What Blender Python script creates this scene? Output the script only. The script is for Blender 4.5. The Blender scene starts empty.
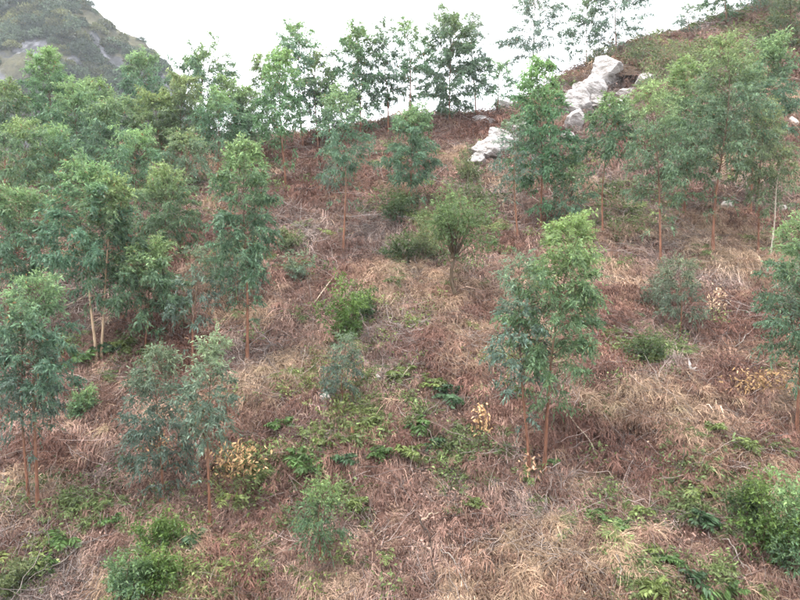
import bpy, math, random
import numpy as np
R = math.radians

# ------------------------------------------------------------------ camera, world, sun, exposure
sc = bpy.context.scene
col = sc.collection
F = 693.0                                   # focal length in photo pixels (800 wide)
cam_d = bpy.data.cameras.new('camera')
cam_d.sensor_width = 36.0
cam_d.lens = 36.0 * F / 800.0
cam_d.clip_start = 0.1
cam_d.clip_end = 5000
cam = bpy.data.objects.new('camera', cam_d)
cam.location = (0, 0, 0)
cam.rotation_euler = (R(90), 0, 0)
col.objects.link(cam)
sc.camera = cam

SUN_EL, SUN_AZ = 66.0, 235.0                # degrees, azimuth clockwise from +Y (behind the camera, to the left)
w = bpy.data.worlds.new('World')
sc.world = w
w.use_nodes = True
nt = w.node_tree
nt.nodes.clear()
wo = nt.nodes.new('ShaderNodeOutputWorld')
bg = nt.nodes.new('ShaderNodeBackground')
sky = nt.nodes.new('ShaderNodeTexSky')
sky.sky_type = 'NISHITA'
sky.sun_disc = False
sky.sun_elevation = R(SUN_EL)
sky.sun_rotation = R(SUN_AZ)
sky.dust_density = 4.0
veil = nt.nodes.new('ShaderNodeMix')        # overcast: an even white cloud veil over the sky
veil.data_type = 'RGBA'
veil.inputs[0].default_value = 0.9
veil.inputs[7].default_value = (9.6, 9.9, 10.3, 1)
nt.links.new(sky.outputs[0], veil.inputs[6])
nt.links.new(veil.outputs[2], bg.inputs[0])
bg.inputs[1].default_value = 0.1
nt.links.new(bg.outputs[0], wo.inputs[0])

sd = bpy.data.lights.new('sun', 'SUN')
sd.energy = 1.5
sd.angle = R(25)
sd.color = (1.0, 0.965, 0.91)
so = bpy.data.objects.new('sun', sd)
so.rotation_euler = (R(90 - SUN_EL), 0, R(180 - SUN_AZ))
so.location = (0, -20, 60)
col.objects.link(so)

sc.view_settings.view_transform = 'Standard'
sc.view_settings.look = 'None'
sc.view_settings.gamma = 1
sc.view_settings.use_curve_mapping = False
sc.view_settings.exposure = 2.15
cy = sc.cycles
cy.max_bounces = 4
cy.diffuse_bounces = 3
cy.glossy_bounces = 1
cy.transmission_bounces = 3
cy.volume_bounces = 1
cy.transparent_max_bounces = 4
cy.caustics_reflective = cy.caustics_refractive = False
cy.use_denoising = True
cy.use_adaptive_sampling = True
cy.adaptive_threshold = 0.04
cy.adaptive_min_samples = 16

rng = np.random.default_rng(7)
random.seed(7)

# ------------------------------------------------------------------ small helpers
def lin(r, g, b):
    f = lambda c: (c / 255 / 12.92) if c / 255 <= 0.04045 else ((c / 255 + 0.055) / 1.055) ** 2.4
    return np.array([f(r), f(g), f(b)])

def vnoise(x, y, seed=0):
    """smooth value noise in -1..1"""
    x = np.asarray(x, float); y = np.asarray(y, float)
    xi = np.floor(x).astype(np.int64); yi = np.floor(y).astype(np.int64)
    xf = x - xi; yf = y - yi
    def h(a, b):
        n = (a * 374761393 + b * 668265263 + seed * 974634777) & 0x7fffffff
        n = ((n ^ (n >> 13)) * 1274126177) & 0x7fffffff
        return ((n ^ (n >> 16)) & 0xffff) / 32767.5 - 1
    u = xf * xf * (3 - 2 * xf); v = yf * yf * (3 - 2 * yf)
    return (h(xi, yi) * (1 - u) + h(xi + 1, yi) * u) * (1 - v) + (h(xi, yi + 1) * (1 - u) + h(xi + 1, yi + 1) * u) * v

def fbm(x, y, seed=0, octv=4, gain=0.5):
    s = 0; a = 1.0; t = 0
    for o in range(octv):
        s = s + a * vnoise(x * 2 ** o, y * 2 ** o, seed + o * 17); t += a; a *= gain
    return s / t

def noise3(p, seed=0):
    return (vnoise(p[:, 0] + 7.3, p[:, 1] + p[:, 2] * .7, seed) + vnoise(p[:, 1] - 3.1, p[:, 2] + p[:, 0] * .6, seed + 5)
            + vnoise(p[:, 2] + 1.7, p[:, 0] - p[:, 1] * .5, seed + 9)) / 3

def sstep(a, b, x):
    t = np.clip((x - a) / (b - a), 0, 1)
    return t * t * (3 - 2 * t)

def mesh_np(name, verts, faces_list, mat=None, colors=None, smooth=False):
    """faces_list: list of int arrays (n,k)"""
    me = bpy.data.meshes.new(name)
    verts = np.asarray(verts, np.float32)
    me.vertices.add(len(verts))
    me.vertices.foreach_set('co', verts.ravel())
    fl = [np.asarray(f, np.int32) for f in faces_list if len(f)]
    tot = sum(f.size for f in fl); npoly = sum(len(f) for f in fl)
    me.loops.add(tot); me.polygons.add(npoly)
    me.loops.foreach_set('vertex_index', np.concatenate([f.ravel() for f in fl]))
    starts = []; s = 0
    for f in fl:
        k = f.shape[1]
        starts.append(np.arange(len(f)) * k + s); s += f.size
    me.polygons.foreach_set('loop_start', np.concatenate(starts).astype(np.int32))
    if smooth:
        me.polygons.foreach_set('use_smooth', np.ones(npoly, bool))
    if colors is not None:
        at = me.attributes.new('col', 'FLOAT_COLOR', 'POINT')
        c = np.ones((len(verts), 4), np.float32); c[:, :3] = colors
        at.data.foreach_set('color', c.ravel())
    me.update(calc_edges=True)
    if mat: me.materials.append(mat)
    return me

def link(name, me, parent=None, loc=(0, 0, 0)):
    o = bpy.data.objects.new(name, me)
    o.location = loc
    col.objects.link(o)
    if parent: o.parent = parent
    return o

def tag(o, label=None, cat=None, group=None, kind=None):
    if label: o['label'] = label
    if cat: o['category'] = cat
    if group: o['group'] = group
    if kind: o['kind'] = kind
    return o

class Buf:
    """collects geometry: verts, tris, quads, colours"""
    def __init__(s): s.v = []; s.t = []; s.q = []; s.c = []; s.n = 0
    def add(s, v, t=None, q=None, c=None):
        v = np.asarray(v, float)
        if t is not None and len(t): s.t.append(np.asarray(t) + s.n)
        if q is not None and len(q): s.q.append(np.asarray(q) + s.n)
        s.v.append(v); s.n += len(v)
        if c is not None: s.c.append(np.broadcast_to(np.asarray(c, float), (len(v), 3)))
    def mesh(s, name, mat, smooth=False):
        fl = []
        if s.t: fl.append(np.concatenate(s.t))
        if s.q: fl.append(np.concatenate(s.q))
        return mesh_np(name, np.concatenate(s.v), fl, mat, np.concatenate(s.c) if s.c else None, smooth)

def tube(buf, pts, rad, sides=5, c=None):
    pts = np.asarray(pts, float); n = len(pts)
    d = np.gradient(pts, axis=0); d /= np.linalg.norm(d, axis=1)[:, None] + 1e-9
    ref = np.array([0.31, 0.87, 0.2]) if abs(d[0] @ np.array([0.31, 0.87, 0.2])) < .85 else np.array([1, 0, 0.1])
    a = np.cross(d, ref); a /= np.linalg.norm(a, axis=1)[:, None] + 1e-9
    b = np.cross(d, a)
    th = np.linspace(0, 2 * math.pi, sides, endpoint=False)
    rad = np.broadcast_to(np.asarray(rad, float), (n,))
    v = pts[:, None, :] + rad[:, None, None] * (np.cos(th)[None, :, None] * a[:, None, :] + np.sin(th)[None, :, None] * b[:, None, :])
    i = np.arange(n - 1)[:, None] * sides; j = np.arange(sides)[None, :]; k = (j + 1) % sides
    q = np.stack([i + j, i + k, i + sides + k, i + sides + j], -1).reshape(-1, 4)
    cc = None
    if c is not None:
        c = np.asarray(c, float)
        cc = np.repeat(c, sides, 0) if c.ndim == 2 else c
    buf.add(v.reshape(-1, 3), q=q, c=cc)

def norm(v): return v / (np.linalg.norm(v, axis=-1, keepdims=True) + 1e-9)

def leaves(buf, P, D, L, W, C, rg, fine=True, sag=0.25):
    """lance-shaped leaves, bent along their length and folded a little"""
    n = len(P)
    if n == 0: return
    D = norm(D)
    S = norm(np.cross(D, rg.normal(size=(n, 3))))
    N = np.cross(D, S)
    L = L[:, None]; W = W[:, None]
    g = np.zeros((n, 3)); g[:, 2] = -1
    if fine:
        m1 = P + D * L * .3 + g * L * sag * .08; m2 = P + D * L * .68 + g * L * sag * .45
        tip = P + D * L * .97 + g * L * sag
        f = N * W * .18
        v = np.stack([P, m1 - S * W * .5 + f, m1 + S * W * .5 + f, m2 - S * W * .36 + f, m2 + S * W * .36 + f, tip], 1)
        b = np.arange(n)[:, None] * 6
        t = np.concatenate([b + [0, 2, 1], b + [3, 4, 5]]); q = b + [1, 2, 4, 3]
        buf.add(v.reshape(-1, 3), t=t, q=q, c=np.repeat(C, 6, 0))
    else:
        m = P + D * L * .42 + g * L * sag * .2
        tip = P + D * L + g * L * sag
        v = np.stack([P, m - S * W * .5, tip, m + S * W * .5], 1)
        b = np.arange(n)[:, None] * 4
        buf.add(v.reshape(-1, 3), q=b + [0, 1, 2, 3], c=np.repeat(C, 4, 0))

# ------------------------------------------------------------------ materials
def new_mat(name):
    m = bpy.data.materials.new(name); m.use_nodes = True
    m.node_tree.nodes.clear()
    return m, m.node_tree.nodes, m.node_tree.links

def leaf_mat(name, rough=0.5, trans=0.35, tint_instancer=False, spec=0.3):
    m, N, L = new_mat(name)
    o = N.new('ShaderNodeOutputMaterial'); p = N.new('ShaderNodeBsdfPrincipled'); t = N.new('ShaderNodeBsdfTranslucent'); x = N.new('ShaderNodeMixShader')
    a = N.new('ShaderNodeAttribute'); a.attribute_name = 'col'
    src = a.outputs['Color']
    if tint_instancer:
        b = N.new('ShaderNodeAttribute'); b.attribute_name = 'tint'; b.attribute_type = 'INSTANCER'
        mx = N.new('ShaderNodeMix'); mx.data_type = 'RGBA'; mx.blend_type = 'MULTIPLY'; mx.inputs[0].default_value = 1
        L.new(src, mx.inputs[6]); L.new(b.outputs['Color'], mx.inputs[7]); src = mx.outputs[2]
    L.new(src, p.inputs['Base Color']); L.new(src, t.inputs['Color'])
    p.inputs['Roughness'].default_value = rough
    p.inputs['Specular IOR Level'].default_value = spec
    x.inputs[0].default_value = trans
    L.new(p.outputs[0], x.inputs[1]); L.new(t.outputs[0], x.inputs[2]); L.new(x.outputs[0], o.inputs[0])
    return m

def noise_mat(name, ramp, scale=5.0, detail=8, rough=0.9, bump=0.3, bscale=None, attr_mul=False, stretch=(1, 1, 1)):
    m, N, L = new_mat(name)
    o = N.new('ShaderNodeOutputMaterial'); p = N.new('ShaderNodeBsdfPrincipled'); L.new(p.outputs[0], o.inputs[0])
    tc = N.new('ShaderNodeTexCoord'); mp = N.new('ShaderNodeMapping'); mp.inputs['Scale'].default_value = stretch
    L.new(tc.outputs['Object'], mp.inputs[0])
    n = N.new('ShaderNodeTexNoise'); n.inputs['Scale'].default_value = scale; n.inputs['Detail'].default_value = detail; n.inputs['Roughness'].default_value = .65
    L.new(mp.outputs[0], n.inputs['Vector'])
    r = N.new('ShaderNodeValToRGB')
    while len(r.color_ramp.elements) < len(ramp): r.color_ramp.elements.new(.5)
    for e, (pos, c) in zip(r.color_ramp.elements, ramp): e.position = pos; e.color = (*c, 1)
    L.new(n.outputs['Fac'], r.inputs[0])
    src = r.outputs[0]
    if attr_mul:
        a = N.new('ShaderNodeAttribute'); a.attribute_name = 'col'
        mx = N.new('ShaderNodeMix'); mx.data_type = 'RGBA'; mx.blend_type = 'MULTIPLY'; mx.inputs[0].default_value = 1
        L.new(src, mx.inputs[6]); L.new(a.outputs['Color'], mx.inputs[7]); src = mx.outputs[2]
    L.new(src, p.inputs['Base Color'])
    p.inputs['Roughness'].default_value = rough; p.inputs['Specular IOR Level'].default_value = .2
    if bump:
        n2 = N.new('ShaderNodeTexNoise'); n2.inputs['Scale'].default_value = bscale or scale * 3; n2.inputs['Detail'].default_value = 6
        L.new(mp.outputs[0], n2.inputs['Vector'])
        b = N.new('ShaderNodeBump'); b.inputs['Strength'].default_value = bump; b.inputs['Distance'].default_value = .1
        L.new(n2.outputs['Fac'], b.inputs['Height']); L.new(b.outputs[0], p.inputs['Normal'])
    return m

M_leaf = leaf_mat('eucalyptus_leaf', .45, .5, spec=.35)
M_fern = leaf_mat('green_fern', .55, .35)
M_dry = leaf_mat('dry_plant', .8, .25, tint_instancer=True, spec=.15)
M_green = leaf_mat('green_cover', .55, .35, tint_instancer=True)
M_dead = leaf_mat('dead_leaves', .8, .16, spec=.15)
M_bark = noise_mat('bark', [(.32, (.38, .36, .36)), (.5, (.85, .82, .8)), (.68, (1.15, 1.12, 1.1))], 11, 8, .9, .4, 30, attr_mul=True, stretch=(1, 1, .25))
M_wood = noise_mat('weathered_wood', [(.35, (.4, .38, .36)), (.6, (1, 1, 1))], 9, 8, .9, .3, 40, attr_mul=True)
M_soil = noise_mat('hillside_soil', [(.25, lin(44, 30, 26)), (.45, lin(74, 53, 46)), (.6, lin(100, 76, 66)), (.8, lin(128, 104, 88))], 1.3, 12, .95, .8, 9)
M_rock = noise_mat('pale_rock', [(.33, lin(70, 64, 58)), (.41, lin(140, 134, 130)), (.54, lin(176, 170, 168)), (.75, lin(196, 192, 190))], 1.3, 14, .9, 1.0, 7, stretch=(1.2, 1.2, 3.2))
M_rock_small = noise_mat('pale_stone', [(.25, lin(105, 98, 92)), (.5, lin(165, 157, 150)), (.8, lin(195, 190, 184))], 9, 10, .85, .5, 30)
M_earth = noise_mat('dark_earth', [(.3, lin(48, 40, 34)), (.6, lin(84, 68, 56)), (.85, lin(112, 92, 74))], 2.2, 10, .95, .8, 9)
M_valley = noise_mat('valley_ground', [(.3, lin(70, 78, 58)), (.6, lin(98, 94, 72)), (.8, lin(120, 106, 88))], .05, 10, .95, .5, .4)

# ------------------------------------------------------------------ the hillside (world heights)
SL, Z0 = 0.62, -13.92
def plane(x, y):
    return Z0 + SL * y + 0.27 * sstep(5, 16, x) * np.maximum(0, y - 31)

crest_px = np.array([-500, -250, -100, 0, 100, 200, 260, 300, 340, 370, 450, 510, 540, 562, 600, 640, 700, 760, 800, 900, 1100, 1400.])
crest_py = np.array([212, 190, 172, 160, 147, 137, 136, 140, 137, 132, 120, 110, 98, 82, 62, 46, 33, 10, -8, -40, -80, -100.])
def solve_y(px, py):
    t = (px - 400) / F; k = (300 - py) / F
    y = np.full_like(t, 30.0)
    for _ in range(60):
        y = np.clip(y + (k * y - plane(t * y, y)) / (SL + .25 - k + .3) * .8, 8, 75)
    return y
cyv = solve_y(crest_px, crest_py)
cxv = (crest_px - 400) / F * cyv
_o = np.argsort(cxv); cxv = cxv[_o]; cyv = cyv[_o]; cpx = crest_px[_o]; cpy = crest_py[_o]
WR = 1.1
def crest_y(x): return np.interp(x, cxv, cyc)
cyc = cyv.copy() + .8
def height(x, y, rough=True):
    x = np.asarray(x, float); y = np.asarray(y, float)
    p = plane(x, y)
    s = (y - crest_y(x)) / WR
    sp = np.where(s > 20, s, np.log1p(np.exp(np.clip(s, -40, 20)))) * WR
    h = p - (SL + .5 + 0.27 * sstep(5, 16, x)) * sp
    if rough:
        h = h + .42 * fbm(x * .16, y * .16, 3, 3) + .30 * fbm(x * .8 + .4 * y, y * .8, 11, 2) + .26 * (.5 - np.abs(fbm(x * 1.5 - .5 * y, y * 1.3, 15, 2)))
        # hollow under the overhang beside the crest rocks
        hx, hy = HOL
        h = h - 1.9 * np.exp(-(((x - hx) / 1.5) ** 2 + ((y - hy) / 1.3) ** 2) ** 1.5)
    near = -0.8 - 0.9 * np.maximum(y, 0) + 0.15 * np.minimum(y, 0)
    h = np.where(y < 14, np.logaddexp(h * 2.2, near * 2.2) / 2.2, h)
    return np.maximum(h, -24)
HOL = (1e3, 1e3)
for _ in range(8):                           # settle the rounded crest on its true skyline
    ys = np.linspace(0, 1, 400)
    for i in range(len(cxv)):
        t = (cpx[i] - 400) / F
        yy = cyc[i] - 10 + ys * 16
        k = np.max(height(t * yy, yy, False) / yy)
        cyc[i] += np.clip(((300 - cpy[i]) / F - k) * 35, -1.2, 1.2)
    cxv = (cpx - 400) / F * cyc
    cyc = np.convolve(np.pad(cyc, 1, 'edge'), [.06, .88, .06], 'valid')

def ground_at(px, py):
    """world point of the hillside seen in that photo direction"""
    t = (px - 400) / F; k = (300 - py) / F
    y = np.linspace(9, 85, 3000)
    d = height(t * y, y) - k * y
    i = np.argmax(d > 0)
    if d[i] <= 0: i = int(np.argmax(d))
    return np.array([t * y[i], y[i], float(height(t * y[i], y[i]))])
_h = ground_at(624, 86); HOL = (_h[0], _h[1] + .5)

def grid_mesh(name, xs, ys, zf, mat):
    X, Y = np.meshgrid(xs, ys)
    Z = zf(X, Y)
    v = np.stack([X, Y, Z], -1).reshape(-1, 3)
    nx, ny = len(xs), len(ys)
    i = np.arange(ny - 1)[:, None] * nx + np.arange(nx - 1)[None, :]
    q = np.stack([i, i + 1, i + nx + 1, i + nx], -1).reshape(-1, 4)
    return mesh_np(name, v, [q], mat, smooth=True)

xs = np.concatenate([np.linspace(-110, -42, 24)[:-1], np.linspace(-42, 46, 300), np.linspace(46, 120, 26)[1:]])
ys = np.concatenate([np.linspace(-25, 9, 18)[:-1], np.linspace(9, 26, 110), np.linspace(26, 60, 140)[1:], np.linspace(60, 150, 40)[1:]])
hill = link('hillside', grid_mesh('hillside', xs, ys, height, M_soil))
tag(hill, 'steep brown hillside covered with dry undergrowth', kind='structure')
vg = link('valley_ground', grid_mesh('valley_ground', np.linspace(-650, 650, 60), np.linspace(-500, 650, 60),
          lambda X, Y: -23 + 1.2 * fbm(X * .01, Y * .01, 77, 3), M_valley))
tag(vg, 'valley ground stretching away around the hill', kind='structure')

# ------------------------------------------------------------------ the far mountain
mpx = np.array([-900, -450, -200, -60, 0, 60, 85, 96, 110, 128, 146, 158, 168, 180, 215, 300, 420.])
mpy = np.array([60, -60, -55, -30, -14, -6, 3, 9, 22, 32, 42, 55, 68, 95, 150, 270, 400.])
MY = 175.0
mcx = (mpx - 400) / F * MY; mcz = (300 - mpy) / F * MY
def mheight(x, y):
    c = np.interp(x, mcx, mcz)
    d = y - MY
    h = c - np.where(d < 0, -d * 1.15, d * .9)
    a = sstep(0, 14, np.abs(d) + 4)
    cr = fbm(x * .05, y * .05, 21, 4)
    h = h + a * (5.0 * cr + 3.2 * np.abs(fbm(x * .13 + 3, y * .1, 31, 4)) - 1.5) + 1.6 * fbm(x * .35, y * .35, 41, 4)
    return np.maximum(h, -25)
def rockmask(x, y):
    n = fbm(x * .09 + 9, y * .14, 51, 5, .62)
    m = sstep(.30, .36, n)
    for (px, py, r) in ((26, 50, 21), (5, 28, 14), (96, 40, 9), (100, 88, 15), (82, 72, 9), (45, 62, 9), (118, 70, 10), (135, 82, 10), (60, 30, 8)):
        t = (px - 400) / F; yy = np.linspace(105, 176, 400)
        k = mheight(t * yy, yy) / yy
        j = int(np.argmax(k > (300 - py) / F)) or 399
        cx_, cy_ = t * yy[j], yy[j]; rr = r / F * 160
        q = np.sqrt(((x - cx_) / rr) ** 2 + ((y - cy_) / (rr * .75)) ** 2) + 1.3 * fbm(x * .25, y * .3, 61, 5, .65)
        m = np.maximum(m, 1 - sstep(.7, 1.05, q))
    return m
M_mt, N_, L_ = new_mat('mountain_ground')
o_ = N_.new('ShaderNodeOutputMaterial'); p_ = N_.new('ShaderNodeBsdfPrincipled'); L_.new(p_.outputs[0], o_.inputs[0])
at_ = N_.new('ShaderNodeAttribute'); at_.attribute_name = 'col'
tc_ = N_.new('ShaderNodeTexCoord'); n_ = N_.new('ShaderNodeTexNoise'); n_.inputs['Scale'].default_value = .5; n_.inputs['Detail'].default_value = 10; n_.inputs['Roughness'].default_value = .7
L_.new(tc_.outputs['Object'], n_.inputs['Vector'])
r_ = N_.new('ShaderNodeValToRGB'); r_.color_ramp.elements[0].position = .3; r_.color_ramp.elements[0].color = (.35, .35, .37, 1); r_.color_ramp.elements[1].position = .65; r_.color_ramp.elements[1].color = (1.2, 1.2, 1.2, 1)
L_.new(n_.outputs['Fac'], r_.inputs[0])
x_ = N_.new('ShaderNodeMix'); x_.data_type = 'RGBA'; x_.blend_type = 'MULTIPLY'; x_.inputs[0].default_value = 1
L_.new(r_.outputs[0], x_.inputs[6]); L_.new(at_.outputs['Color'], x_.inputs[7]); L_.new(x_.outputs[2], p_.inputs['Base Color'])
p_.inputs['Roughness'].default_value = .95
b_ = N_.new('ShaderNodeBump'); b_.inputs['Strength'].default_value = 1; b_.inputs['Distance'].default_value = 1.2
L_.new(n_.outputs['Fac'], b_.inputs['Height']); L_.new(b_.outputs[0], p_.inputs['Normal'])
mxs = np.concatenate([np.linspace(-330, -135, 60)[:-1], np.linspace(-135, -20, 240), np.linspace(-20, 20, 12)[1:]])
mys = np.concatenate([np.linspace(60, 105, 20)[:-1], np.linspace(105, 182, 170), np.linspace(182, 290, 24)[1:]])
mm = grid_mesh('mountain', mxs, mys, mheight, M_mt)
mc = np.empty(len(mm.vertices) * 3, np.float32); mm.vertices.foreach_get('co', mc); mc = mc.reshape(-1, 3)
rk = rockmask(mc[:, 0], mc[:, 1])[:, None]
grass = lin(96, 92, 66) * (.8 + .35 * fbm(mc[:, 0] * .1, mc[:, 1] * .1, 71, 3))[:, None]
ccol = np.ones((len(mc), 4), np.float32); crk = (.25 + 1.05 * sstep(-.2, .22, fbm(mc[:, 0] * .7 + mc[:, 2] * .25, mc[:, 2] * .35, 91, 4, .75)))[:, None]
ccol[:, :3] = grass * .75 * (1 - rk) + lin(104, 103, 108) * crk * rk
at = mm.attributes.new('col', 'FLOAT_COLOR', 'POINT'); at.data.foreach_set('color', ccol.ravel())
mount = link('mountain', mm)
tag(mount, 'hazy rocky mountain rising behind the hill at upper left', kind='structure')

# ------------------------------------------------------------------ scattering on points (stuff that nobody could count)
def scatter(name, protos, P, rot, scl, idx, tint, label, cat, mat=None):
    pc = bpy.data.collections.new(name + '_pieces')
    for k, me in enumerate(protos):
        pc.objects.link(bpy.data.objects.new('%s_%02d' % (name, k), me))
    me = bpy.data.meshes.new(name)
    me.vertices.add(len(P)); me.vertices.foreach_set('co', np.asarray(P, np.float32).ravel())
    a = me.attributes.new('rot', 'FLOAT_VECTOR', 'POINT'); a.data.foreach_set('vector', np.asarray(rot, np.float32).ravel())
    a = me.attributes.new('scl', 'FLOAT', 'POINT'); a.data.foreach_set('value', np.asarray(scl, np.float32))
    a = me.attributes.new('idx', 'INT', 'POINT'); a.data.foreach_set('value', np.asarray(idx, np.int32))
    a = me.attributes.new('tint', 'FLOAT_COLOR', 'POINT'); c = np.ones((len(P), 4), np.float32); c[:, :3] = tint; a.data.foreach_set('color', c.ravel())
    ng = bpy.data.node_groups.new(name, 'GeometryNodeTree')
    ng.interface.new_socket('Geometry', in_out='INPUT', socket_type='NodeSocketGeometry')
    ng.interface.new_socket('Geometry', in_out='OUTPUT', socket_type='NodeSocketGeometry')
    gi = ng.nodes.new('NodeGroupInput'); go = ng.nodes.new('NodeGroupOutput')
    ip = ng.nodes.new('GeometryNodeInstanceOnPoints'); ci = ng.nodes.new('GeometryNodeCollectionInfo')
    ci.inputs['Collection'].default_value = pc; ci.inputs['Separate Children'].default_value = True; ci.inputs['Reset Children'].default_value = True
    def na(n, t):
        x = ng.nodes.new('GeometryNodeInputNamedAttribute'); x.data_type = t; x.inputs['Name'].default_value = n
        return [s for s in x.outputs if s.name == 'Attribute' and s.enabled][0]
    L = ng.links
    L.new(gi.outputs[0], ip.inputs['Points']); L.new(ci.outputs[0], ip.inputs['Instance'])
    ip.inputs['Pick Instance'].default_value = True
    L.new(na('idx', 'INT'), ip.inputs['Instance Index'])
    L.new(na('rot', 'FLOAT_VECTOR'), ip.inputs['Rotation']); L.new(na('scl', 'FLOAT'), ip.inputs['Scale'])
    L.new(ip.outputs[0], go.inputs[0])
    o = link(name, me)
    md = o.modifiers.new('scatter', 'NODES'); md.node_group = ng
    return tag(o, label, cat, kind='stuff')

def eul(spin, tilt, tdir=None):
    """euler of: spin about z, then tilt of the top towards -Y (down the slope)"""
    cs, ss = np.cos(spin), np.sin(spin); ct, st = np.cos(tilt), np.sin(tilt)
    # R = Rx(tilt) @ Rz(spin)
    r00 = cs; r10 = ct * ss; r20 = st * ss; r21 = st * cs; r22 = ct
    return np.stack([np.arctan2(r21, r22), np.arcsin(np.clip(-r20, -1, 1)), np.arctan2(r10, r00)], -1)

# mountain scrub
def bush_proto(seed, n=420):
    g = np.random.default_rng(seed); B = Buf()
    d = norm(g.normal(size=(n, 3))); d[:, 2] = np.abs(d[:, 2]) * .9
    lump = 1 + .35 * noise3(d * 2.2, seed)
    P = d * lump[:, None] * g.uniform(.55, 1.0, n)[:, None]
    C = np.array([.052, .072, .042]) * g.uniform(.6, 1.5, n)[:, None]
    leaves(B, P, norm(d + g.normal(size=(n, 3)) * .8), g.uniform(.18, .34, n), g.uniform(.14, .24, n), C, g, fine=False, sag=.1)
    return B.mesh('scrub', M_green)
N0 = 15000
px_ = rng.uniform(-150, -22, N0); py_ = rng.uniform(108, 186, N0); pz_ = mheight(px_, py_)
keep = (rng.uniform(0, 1, N0) < np.clip(.5 + 1.4 * fbm(px_ * .07, py_ * .07, 81, 3), .05, 1)) & (rng.uniform(0, 1, N0) > rockmask(px_, py_) * .9) & (pz_ > 5)
keep &= np.abs(py_ - MY) > -1
px_, py_, pz_ = px_[keep], py_[keep], pz_[keep]; n = len(px_)
scatter('mountain_scrub', [bush_proto(900 + i) for i in range(4)], np.stack([px_, py_, pz_], -1),
        np.stack([np.zeros(n), np.zeros(n), rng.uniform(0, 6.28, n)], -1), rng.uniform(.3, 1.15, n) ** 1.8 * 2.1, rng.integers(0, 4, n),
        np.array([1, 1, 1]) * (rng.uniform(.4, 1.7, n) * (1 + .6 * fbm(px_ * .12, py_ * .12, 83, 3)))[:, None] * np.where(rng.uniform(0, 1, n)[:, None] < .3, np.array([1.5, 1.15, .85]), 1.0),
        'dark green scrub clinging to the far rocky mountain', 'scrub')

# ------------------------------------------------------------------ dry undergrowth
def blade(B, base, ang, L, elev, droop, wd, c, segs=4, g=rng):
    """arching thin ribbon"""
    s = np.linspace(0, 1, segs + 1)
    dh = np.array([math.cos(ang), math.sin(ang), 0])
    p = base + dh * (L * s * math.cos(elev))[:, None] + np.array([0, 0, 1]) * (L * (s * math.sin(elev) - droop * s ** 2))[:, None]
    p[:, 0] += .05 * L * np.sin(s * 5 + ang * 3); p[:, 1] += .05 * L * np.cos(s * 4 + ang * 5)
    sd = np.array([-dh[1], dh[0], g.uniform(-.8, .8)]); sd /= np.linalg.norm(sd)
    ww = wd * (1 - .75 * s)
    v = np.concatenate([p - sd * ww[:, None] * .5, p + sd * ww[:, None] * .5])
    k = np.arange(segs); m = segs + 1
    B.add(v, q=np.stack([k, k + 1, m + k + 1, m + k], -1), c=c)
    return p

STRAW = np.array([.365, .265, .178]); PINK = np.array([.232, .150, .121]); RED = np.array([.145, .064, .047]); GREY = np.array([.205, .178, .166])
def p_thatch(seed, n=70, flat=.25, L=(.35, .8), wd=.011):
    g = np.random.default_rng(seed); B = Buf()
    for i in range(n):
        a = g.normal(-math.pi / 2, .9) if g.random() < .6 else g.uniform(0, 6.28)
        base = np.array([g.normal(0, .22), g.normal(.05, .22), g.uniform(-.03, .12)])
        blade(B, base, a, g.uniform(*L), g.uniform(.05, flat * 3), g.uniform(.2, .6), wd * g.uniform(.6, 1.5),
              np.array([1, 1, 1]) * g.uniform(.5, 1.35) * (1 + g.normal(0, .05, 3)), 3, g)
    return B.mesh('thatch', M_dry)
def p_tuft(seed, n=60):
    g = np.random.default_rng(seed); B = Buf()
    for i in range(n):
        a = g.normal(-math.pi / 2, 1.1)
        base = np.array([g.normal(0, .06), g.normal(0, .06), -.03])
        blade(B, base, a, g.uniform(.35, .8), g.uniform(.5, 1.3), g.uniform(.5, 1.0), g.uniform(.007, .015),
              np.array([1, 1, 1]) * g.uniform(.6, 1.4), 5, g)
    return B.mesh('tuft', M_dry)
def frond(B, base, ang, L, elev, droop, g, c, npin=9, pin=.16, pw=.035, sag=.3, curl=.3):
    p = blade(B, base, ang, L, elev, droop, .012, c * .8, 5, g)
    t = np.linspace(.22, .97, npin)
    s = np.linspace(0, 1, len(p))
    P = np.stack([np.interp(t, s, p[:, k]) for k in range(3)], -1)
    T = norm(np.gradient(P, axis=0))
    up = np.array([0, 0, 1.0])
    S = norm(np.cross(T, up))
    ll = pin * L * np.sin(np.pi * (t * .8 + .16)) * 1.6
    for sg in (-1, 1):
        D = norm(S * sg + T * .55 + g.normal(0, curl, (npin, 3)) - up * curl * .5)
        leaves(B, P, D, ll * g.uniform(.7, 1.15, npin), np.full(npin, pw * (L / .6)) * g.uniform(.7, 1.2, npin), np.broadcast_to(c, (npin, 3)) * g.uniform(.7, 1.25, (npin, 1)), g, fine=False, sag=sag)
def p_bracken(seed, n=13):
    g = np.random.default_rng(seed); B = Buf()
    for i in range(n):
        a = g.normal(-math.pi / 2, 1.3)
        base = np.array([g.normal(0, .12), g.normal(0, .12), 0])
        frond(B, base, a, g.uniform(.3, .62), g.uniform(.1, .9), g.uniform(.4, .9), g, np.array([1, 1, 1]) * g.uniform(.5, 1.3), 8, .2, .022, .7, .7)
    return B.mesh('bracken', M_dry)
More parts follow.
